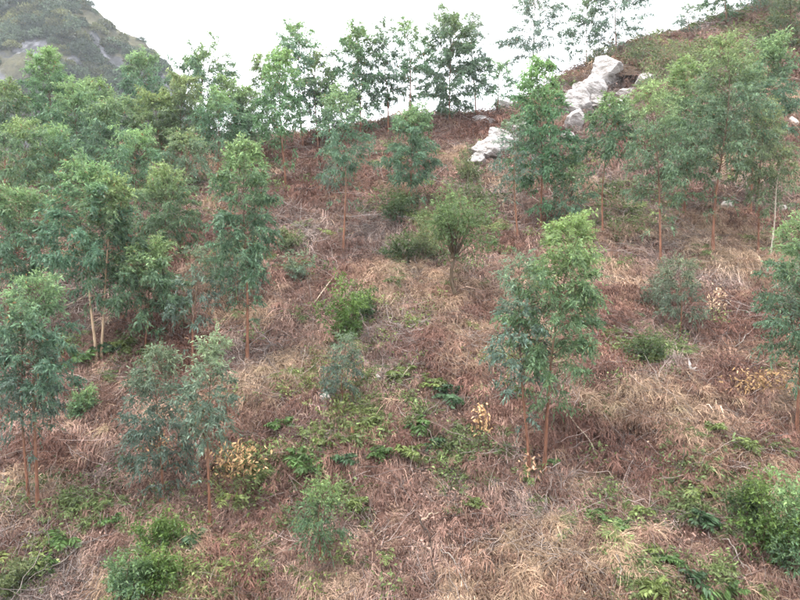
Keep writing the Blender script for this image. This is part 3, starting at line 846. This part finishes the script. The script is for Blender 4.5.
for i, b in enumerate([
    (395, 222, 34, 28, 'dark', 'dark round bush left of the olive broadleaf tree, highest of its bushes', 1.2),
    (425, 262, 30, 32, 'olive', 'olive bush touching the left of the broadleaf tree', 1.1),
    (402, 264, 28, 24, 'dark', 'low green bush left of the olive bush', 1.0),
    (470, 215, 42, 46, 'olive', 'yellowish brushy shrub below the lower rock slab', .9),
    (467, 185, 26, 30, 'olive', 'small yellow-green bush at the foot of the lower rock slab', .9),
    (651, 361, 34, 20, 'dark', 'low dark bush alone on the pale dry ground right of centre', 1.3),
    (344, 342, 42, 48, 'bright', 'vivid green bush in the middle of the brown slope', 1.5),
    (365, 318, 26, 22, 'dark', 'dull green bush behind the vivid green one', .9),
    (770, 556, 66, 60, 'bright', 'big bright green shrub near the lower right corner', 1.8),
    (796, 575, 56, 80, 'fresh', 'green shrub filling the lower right corner', 1.5),
    (752, 528, 34, 46, 'dark', 'dark bluish shrub left of the big bright shrub', 1.2),
    (160, 596, 44, 36, 'bright', 'light green bush at the bottom edge in the lower left', 1.4),
    (128, 598, 42, 38, 'fresh', 'green bush at the bottom edge left of the light green one', 1.4),
    (160, 556, 30, 40, 'bright', 'bright green bush at the foot of the small blue-green eucalyptus', 1.3),
    (20, 592, 40, 26, 'olive', 'low green bush in the lower left corner', 1.1),
    (82, 418, 22, 24, 'fresh', 'small green bush above the pale grass fan', 1.0),
    (660, 310, 30, 36, 'pale', 'pale greyish bush left of the pale sapling', .8),
    (290, 250, 30, 16, 'olive', 'small dull bush on the slope right of the slender eucalyptus', .8),
    (240, 292, 60, 36, 'blue', 'low blue-green bush spreading under the slender eucalyptus', 1.0),
    (645, 62, 60, 16, 'olive', 'mossy green bush on top of the overhang by the crest rock', 1.5),
    (600, 66, 40, 12, 'olive', 'low bush capping the crest rock', 1.2),
    (655, 92, 34, 22, 'yellow', 'yellow-green bush right of the dark hollow', 1.0),
    (680, 80, 50, 34, 'olive', 'tangled olive bush above the right-hand trees', 1.1),
    (790, 330, 40, 60, 'blue', 'blue-green bush under the right edge eucalyptus', 1.0),
    (300, 280, 30, 20, 'blue', 'faint bluish bush on the brown slope above the fallen pole', .6),
]):
    bush('bush', b[0], b[1], b[2], b[3], b[4], b[5], GB, 500 + i * 7, dens=b[6])

# ------------------------------------------------------------------ green ferns, one by one
def fern(px, py, wpx, hue, label, seed, n=15):
    g = np.random.default_rng(seed); b = ground_at(px, py); dep = b[1]; L = wpx / F * dep * .75
    B = Buf(); c0 = {'green': np.array([.09, .155, .05]), 'lime': np.array([.155, .195, .065]), 'deep': np.array([.058, .105, .05])}[hue]
    for i in range(n):
        frond(B, np.array([g.normal(0, .05), g.normal(0, .05), 0]), g.uniform(0, 6.28), L * g.uniform(.65, 1.1), g.uniform(.6, 1.35), g.uniform(.45, .9), g, c0 * g.uniform(.6, 1.4), 12, .2, .05, .3, .15)
    o = link('fern', B.mesh('fern', M_fern), None, b + np.array([0, -.03, .06]))
    tag(o, label, 'fern', 'green ferns on the slope')
FERNS = [
 (452, 402, 46, 'deep', 'dark green fern under the lime frond at the picture centre'), (434, 390, 36, 'lime', 'lime-yellow fern at the picture centre'),
 (315, 474, 52, 'green', 'biggest fern of the green patch left of centre'), (300, 462, 40, 'green', 'left fern of the green patch left of centre'), (344, 466, 40, 'deep', 'dark fern at the right of the green patch left of centre'), (326, 445, 36, 'lime', 'upper fern of the green patch left of centre'),
 (381, 458, 36, 'green', 'bright fern left of the pinkish bracken ring'), (407, 458, 36, 'lime', 'yellow fern below the pinkish bracken ring'), (425, 430, 38, 'green', 'fern above the pinkish bracken ring'), (440, 450, 38, 'deep', 'fern at the right of the pinkish bracken ring'), (372, 428, 34, 'lime', 'fern just below the slim central sapling'), (282, 430, 34, 'green', 'fern beside a thin pale stick left of centre'),
 (400, 380, 36, 'lime', 'pale fern right of the small white stone'),
 (688, 496, 42, 'lime', 'yellow-tipped fern standing left of the dark red bracken'), (700, 526, 46, 'deep', 'drooping dark fern below the yellow-tipped one'), (735, 505, 26, 'green', 'small fern under the dark red bracken'),
 (648, 596, 48, 'lime', 'lime fern at the bottom edge right of centre'), (690, 588, 54, 'deep', 'large dark fern at the bottom edge toward the right'), (722, 596, 50, 'green', 'fern at the bottom edge left of the corner shrub'), (650, 556, 30, 'lime', 'small yellow fern above the bottom right ferns'), (672, 566, 38, 'green', 'fern between the small yellow and large dark ferns'),
 (598, 520, 30, 'green', 'left of two small ferns under the bare pale ground'), (620, 532, 28, 'green', 'right of two small ferns under the bare pale ground'), (554, 466, 22, 'green', 'tiny fern at the right foot of the dense foreground tree'), (640, 516, 28, 'lime', 'yellowish fern beside the long fallen stick'),
 (474, 508, 26, 'lime', 'lone light green fern on the bracken below centre'), (355, 510, 36, 'lime', 'yellow-green fern right of the leafy bottom sapling'),
 (110, 358, 44, 'deep', 'dark fern behind the twin tan trunks'), (84, 364, 40, 'green', 'fern left of the twin tan trunks'), (128, 350, 36, 'lime', 'bright fern right of the twin tan trunks'),
 (66, 545, 40, 'green', 'fern in the lower left beside the bleached branch'), (44, 570, 40, 'green', 'fern below the bleached branch in the lower left'), (192, 545, 36, 'deep', 'fern at the foot of the straight thin red trunk'), (112, 525, 30, 'green', 'fern on the lower left bank below the dry hump'),
 (745, 450, 32, 'lime', 'light fern on the dry grass at right'), (716, 432, 30, 'lime', 'small light fern under the pale straw at right'),
]
for i, f in enumerate(FERNS): fern(*f[:4], f[4], 700 + i * 3)

# ------------------------------------------------------------------ fallen sticks and branches
def stick(pts, r, c, label, seed, forks=0, name='fallen_stick', lift=.17):
    r = r * .95
    """pts: photo directions of points lying on the slope"""
    g = np.random.default_rng(seed)
    W = np.array([ground_at(*p) + np.array([0, -.05, lift]) for p in pts])
    t = np.linspace(0, 1, len(W)); q = np.linspace(0, 1, 9)
    P = np.stack([np.interp(q, t, W[:, k]) for k in range(3)], -1) + g.normal(0, .03, (9, 3)) - np.array([0, 0, 1]) * (np.abs(np.linspace(-1, 1, 9)) ** 3 * .06)[:, None]
    o0 = P[0].copy(); B = Buf()
    tube(B, P - o0, np.linspace(r, r * .55, 9), 6, c)
    for k in range(forks):
        i = g.integers(2, 7); d = norm((P[-1] - P[0])[None])[0] + g.normal(0, .5, 3); d[2] = abs(d[2]) * .6; L = g.uniform(.25, .6)
        s_ = np.linspace(0, 1, 5)[:, None]
        tube(B, P[i] - o0 + s_ * L * d + g.normal(0, .015, (5, 3)), np.linspace(r * .6, r * .25, 5), 5, c)
    tag(link(name, B.mesh(name, M_wood, True), None, o0), label, 'stick' if name == 'fallen_stick' else 'branch', 'fallen wood on the slope')
PALE = lin(176, 158, 138); TAN = lin(132, 112, 95); BLEACH = lin(142, 132, 124); DARKW = lin(72, 60, 54)
STICKS = [
 ([(340, 270), (328, 290), (311, 311)], .022, PALE, 'pale straight pole lying below the long bare stem tree', 0),
 ([(58, 318), (90, 297), (126, 272)], .03, PALE, 'long pale pole leaning across the slope left of the twin tan trunks', 0),
 ([(652, 326), (672, 346), (690, 362)], .018, TAN, 'thin grey stick pointing down to the bleached stump', 0),
 ([(718, 466), (740, 460), (772, 453)], .016, TAN, 'thin straight stick right of the dark red bracken', 0),
 ([(720, 303), (740, 315), (760, 323)], .022, BLEACH, 'grey stick lying below the tan dead leaves at right', 0),
 ([(735, 352), (748, 340), (757, 330)], .02, BLEACH, 'forked grey branch pointing up at the right edge bush', 2),
 ([(740, 366), (755, 358), (768, 350)], .018, TAN, 'curved pale branch above the brown leaf pile', 1),
 ([(564, 415), (590, 450), (612, 484)], .02, PALE, 'long pale stick slanting down right of the dense foreground tree', 0),
 ([(578, 408), (592, 400), (600, 386)], .015, TAN, 'short pale stick right of the dense foreground tree', 0),
 ([(418, 524), (430, 545), (432, 575), (436, 598)], .02, DARKW, 'dark bent branch standing at the bottom centre', 2),
 ([(440, 556), (455, 568), (466, 598)], .02, BLEACH, 'pale bent branch at the bottom right of the dark one', 1),
 ([(420, 527), (432, 522), (438, 519)], .022, PALE, 'short pale stick lying on top of the dark bent branch', 0),
 ([(86, 548), (60, 572), (22, 594)], .024, BLEACH, 'bleached branch lying in the lower left', 2),
 ([(200, 545), (188, 560), (174, 576)], .016, PALE, 'thin pale stick right of the light green bottom bush', 0),
 ([(262, 372), (268, 360), (272, 350)], .012, TAN, 'thin standing stick above the straw patch', 0),
 ([(286, 436), (294, 428), (302, 420)], .012, PALE, 'thin pale stick over the fern left of centre', 0),
 ([(500, 182), (498, 196), (505, 215)], .028, PALE, 'forked pale branch below the lower rock slab', 2),
 ([(520, 196), (516, 215), (513, 232)], .022, TAN, 'pale leaning stem right of the forked branch', 0),
 ([(564, 158), (582, 160), (596, 156)], .026, BLEACH, 'grey stick lying at the foot of the crest rock', 0),
 ([(576, 178), (586, 184), (594, 190)], .026, TAN, 'tan stick beside the leaning light green sapling', 0),
 ([(616, 560), (620, 580), (612, 598)], .016, BLEACH, 'thin grey stem at the bottom edge right of centre', 0),
 ([(620, 232), (612, 240), (606, 250)], .02, TAN, 'pale stick leaning left of the reddish trunk group', 0),
 ([(652, 548), (660, 556), (668, 566)], .012, TAN, 'tiny stick above the bottom right ferns', 0),
 ([(310, 143), (322, 140), (334, 136)], .035, BLEACH, 'grey pole on the skyline beside the left crest cluster', 0),
 ([(722, 540), (735, 560), (750, 580)], .016, BLEACH, 'pale thin branch in the lower right shrubs', 2),
 ([(100, 470), (118, 462), (130, 455)], .014, TAN, 'thin stick right of the thin red trunks at lower left', 0),
 ([(376, 520), (372, 540), (380, 560)], .012, TAN, 'thin dead stem on the bracken below centre', 1),
 ([(420, 470), (440, 462), (462, 490)], .01, BLEACH, 'very thin pale stem arching over the bracken below centre', 1),
]
for i, s_ in enumerate(STICKS): stick(s_[0], s_[1], s_[2], s_[3], 60 + i, s_[4])
# bleached stump
B = Buf(); b = ground_at(691, 372)
tube(B, np.array([[0, 0, -.1], [-.01, 0, .08], [-.03, 0, .2], [-.06, .01, .34]]), [.05, .045, .035, .012], 7, lin(205, 200, 196))
tube(B, np.array([[0, 0, .05], [.08, -.03, .1], [.16, -.05, .12]]), [.03, .02, .01], 6, lin(195, 190, 184))
tag(link('stump', B.mesh('stump', M_wood, True), None, b), 'bleached broken stump on the dry ground at right', 'stump')
B = Buf(); b = ground_at(352, 442)
tube(B, np.array([[0, 0, -.1], [0, 0, .1], [.01, 0, .3], [.02, 0, .36]]), [.06, .05, .048, .04], 7, lin(150, 110, 86))
tag(link('stump', B.mesh('stump', M_wood, True), None, b), 'short reddish cut stump among the green ferns left of centre', 'stump')

# ------------------------------------------------------------------ dead leafy branches and grass fans
def dead_branch(px, py, wpx, hpx, c, label, seed, n=260):
    g = np.random.default_rng(seed); b = ground_at(px, py); dep = b[1]; W_ = wpx / F * dep; H_ = hpx / F * dep
    root = bpy.data.objects.new('dead_branch', None); root.location = b; root.empty_display_size = .2; col.objects.link(root)
    tag(root, label, 'branch', 'dead leafy branches')
    T = Buf()
    for k in range(5):
        e = np.array([g.uniform(-.5, .5) * W_, g.uniform(-.2, .3), g.uniform(.2, 1) * H_]); q = np.linspace(0, 1, 5)[:, None]
        tube(T, q * e + g.normal(0, .015, (5, 3)), np.linspace(.014, .005, 5), 4, TAN * .8)
    link('stem', T.mesh('stem', M_wood, True), root)
    P = np.stack([g.normal(0, .27, n) * W_, g.normal(0, .12, n) - .1, g.uniform(0, 1, n) * H_ * np.exp(-(g.normal(0, .5, n)) ** 2)], -1)
    D = g.normal(size=(n, 3)) + np.array([0, -.2, -.5])
    B = Buf(); leaves(B, P, D, g.uniform(.08, .14, n), g.uniform(.03, .05, n), c * np.exp(g.normal(0, .3, n))[:, None], g, True, .2)
    tag(link('dead_leaves', B.mesh('dead_leaves', M_dead), root), kind='stuff')
GOLD = np.array([.42, .27, .14])
dead_branch(240, 478, 56, 40, GOLD, 'heap of golden dead leaves right of the thin straight red trunk', 1, 420)
dead_branch(481, 432, 18, 30, GOLD * 1.25, 'upright spray of pale golden dead leaves left of the dense foreground tree', 2, 120)
dead_branch(715, 312, 22, 28, np.array([.5, .36, .24]), 'spray of pale tan dead leaves right of the pale sapling', 3, 130)
dead_branch(762, 392, 70, 24, GOLD * .8, 'wide pile of brown dead leaves left of the right edge trunk', 4, 420)
dead_branch(160, 450, 30, 20, GOLD * .9, 'few dead leaves under the small blue-green eucalyptus', 5, 90)
dead_branch(530, 476, 16, 26, np.array([.45, .28, .18]), 'dead leaves at the foot of the dense foreground tree', 6, 70)
def fan(px, py, L, n, a0, spread, c, label, seed):
    g = np.random.default_rng(seed); B = Buf(); b = ground_at(px, py)
    for i in range(n):
        blade(B, np.array([g.normal(0, .06), g.normal(0, .05), 0]), g.normal(a0, spread), L * g.uniform(.6, 1.1), g.uniform(.5, 1.1), g.uniform(.6, 1.0), g.uniform(.01, .02), c * g.uniform(.7, 1.3), 6, g)
    tag(link('grass_tuft', B.mesh('grass_tuft', M_dead), None, b), label, 'grass', 'large pale grass tufts')
PS = np.array([.44, .335, .215])
fan(112, 432, .75, 90, -2.6, .5, PS, 'pale straw grass fan at lower left, below the small green bush', 11)
fan(735, 402, .6, 60, -1.3, .8, PS * 1.1, 'bleached grass tuft above the light fern at right', 12)
fan(615, 408, .7, 70, -1.2, .9, PS * .8, 'arching straw tuft right of the dense foreground tree', 13)
fan(398, 268, .8, 80, -1.8, .9, PS * .85, 'straw grass tuft left of the broadleaf tree trunk', 14)
fan(265, 372, .7, 80, -2.2, .7, PS * .8, 'straw grass tuft right of the slender eucalyptus foot', 15)
fan(700, 285, .7, 60, -1.4, .9, PS * .75, 'straw tuft above the pale tan dead leaves', 16)
fan(675, 410, .7, 60, -.8, .9, PS * .7, 'grass tuft below the bleached stump', 17)

# ------------------------------------------------------------------ rocks
def ico(sub):
    import bmesh
    bm = bmesh.new(); bmesh.ops.create_icosphere(bm, subdivisions=sub, radius=1)
    v = np.array([x.co[:] for x in bm.verts]); f = np.array([[q.index for q in x.verts] for x in bm.faces]); bm.free()
    return v, f
ICO5 = ico(5); ICO3 = ico(3)
def rock_mesh(size, rotz, tiltx, seed, mat, src=ICO5, rough=.35):
    v, f = src; v = v.copy()
    g = np.random.default_rng(seed)
    # planar cuts give broken facets
    for k in range(22):
        nrm = norm(g.normal(size=(1, 3)))[0]; d = g.uniform(.5, .88)
        ex = np.maximum(0, v @ nrm - d); v -= ex[:, None] * nrm
    st_ = np.floor((v[:, 2] * .8 + v[:, 0] * .55 + .25 * noise3(v * 1.6, seed + 2)) * 5.5)
    n = (np.sin(st_ * 12.9898 + seed) * 43758.5453 % 1 - .5) * rough * .34 + noise3(v * 3.1, seed) * rough * .14 + noise3(v * 14, seed + 7) * rough * .12
    lay = np.abs(((v[:, 2] + .35 * v[:, 0] + .2 * noise3(v * 3, seed + 1)) * 3.4) % 1 - .5)
    n -= np.where(lay < .07, .07, 0) * rough * 2
    v = v * (1 + n)[:, None] * np.array(size)
    ct, st = math.cos(tiltx), math.sin(tiltx)
    v = v @ np.array([[1, 0, 0], [0, ct, st], [0, -st, ct]])
    c, s = math.cos(rotz), math.sin(rotz)
    v = v @ np.array([[c, s, 0], [-s, c, 0], [0, 0, 1]])
    return mesh_np('boulder', v, [f], mat, smooth=False)
def outcrop(label, lst, seed):
    b0 = ground_at(lst[0][0], lst[0][1])
    root = bpy.data.objects.new('rock_outcrop', None); root.location = b0; root.empty_display_size = .5; col.objects.link(root)
    tag(root, label, 'rock')
    for i, (px, py, wp, hp, rz) in enumerate(lst):
        b = ground_at(px, py); dep = b[1]
        sx = wp / F * dep * .62; sz = hp / F * dep * .6
        link('boulder', rock_mesh((sx, max(.4, sx * .7), sz), rz, R(25), seed + i * 3, M_rock), root, tuple(b + np.array([0, -.25 * sz, .35 * sz]) - b0))
outcrop('large pale rock outcrop jutting from the crest beside a dark hollow', [(590, 100, 44, 34, .3), (604, 84, 34, 36, -.2), (580, 114, 36, 30, .6), (574, 128, 26, 26, .1), (598, 108, 30, 16, .9), (569, 140, 14, 14, .5), (646, 86, 30, 20, .2), (632, 98, 32, 14, .4), (614, 106, 28, 12, .2), (567, 102, 14, 14, .4), (578, 96, 20, 18, 1.2)], 40)
outcrop('white rock slab on the slope left of the full eucalyptus', [(488, 158, 40, 28, .5), (502, 146, 34, 26, .1), (478, 164, 24, 18, 1.0), (520, 136, 30, 24, .4), (482, 124, 22, 12, .2), (506, 112, 26, 16, .6)], 80)
# overhanging earth above the hollow
b = ground_at(628, 72)
tag(link('earth_overhang', rock_mesh((1.6, 1.5, .42), .1, R(32), 5, M_earth), None, tuple(b + np.array([-.1, -.1, -.05]))), 'dark earth bank overhanging the hollow beside the crest rock', 'earth bank')
for i, (px, py, wp, hp, lb) in enumerate([
    (728, 209, 16, 18, 'pale angular boulder behind the tallest right-hand trunk'), (783, 212, 14, 16, 'pale boulder at the right edge above the lime-green tree foot'), (325, 400, 18, 14, 'small white rock beside the slim central sapling'),
    (378, 379, 9, 7, 'tiny white stone right of the slim central sapling'), (735, 327, 9, 5, 'tiny white stone below the grey stick at right'), (330, 436, 16, 9, 'flat grey stone among the ferns left of centre'), (718, 287, 7, 6, 'tiny pale stone above the tan dead leaves'),
    (793, 128, 14, 20, 'grey rock at the right edge beside the lime-green tree'), (720, 280, 5, 4, 'speck-sized white stone highest above the tan dead leaves')]):
    b = ground_at(px, py); k = b[1] / F * .5
    tag(link('rock', rock_mesh((wp * k, wp * k * .8, hp * k), i * .7, .2, 200 + i, M_rock_small, ICO3, .3), None, tuple(b + np.array([0, 0, hp * k * .4]))), lb, 'rock', 'loose pale rocks on the slope')

# ------------------------------------------------------------------ haze: pale air over the whole place
hv = np.array([[x, y, z] for x in (-760, 760) for y in (-560, 760) for z in (-27, 112)], float)
hf = np.array([[0, 1, 3, 2], [4, 6, 7, 5], [0, 4, 5, 1], [2, 3, 7, 6], [0, 2, 6, 4], [1, 5, 7, 3]])
M_haze, N_, L_ = new_mat('haze_air')
o_ = N_.new('ShaderNodeOutputMaterial'); v_ = N_.new('ShaderNodeVolumePrincipled')
v_.inputs['Color'].default_value = (.86, .93, 1, 1); v_.inputs['Density'].default_value = .00042
L_.new(v_.outputs[0], o_.inputs['Volume'])
tag(link('haze', mesh_np('haze', hv, [hf], M_haze)), 'thin pale haze hanging in the air', 'haze', kind='stuff')
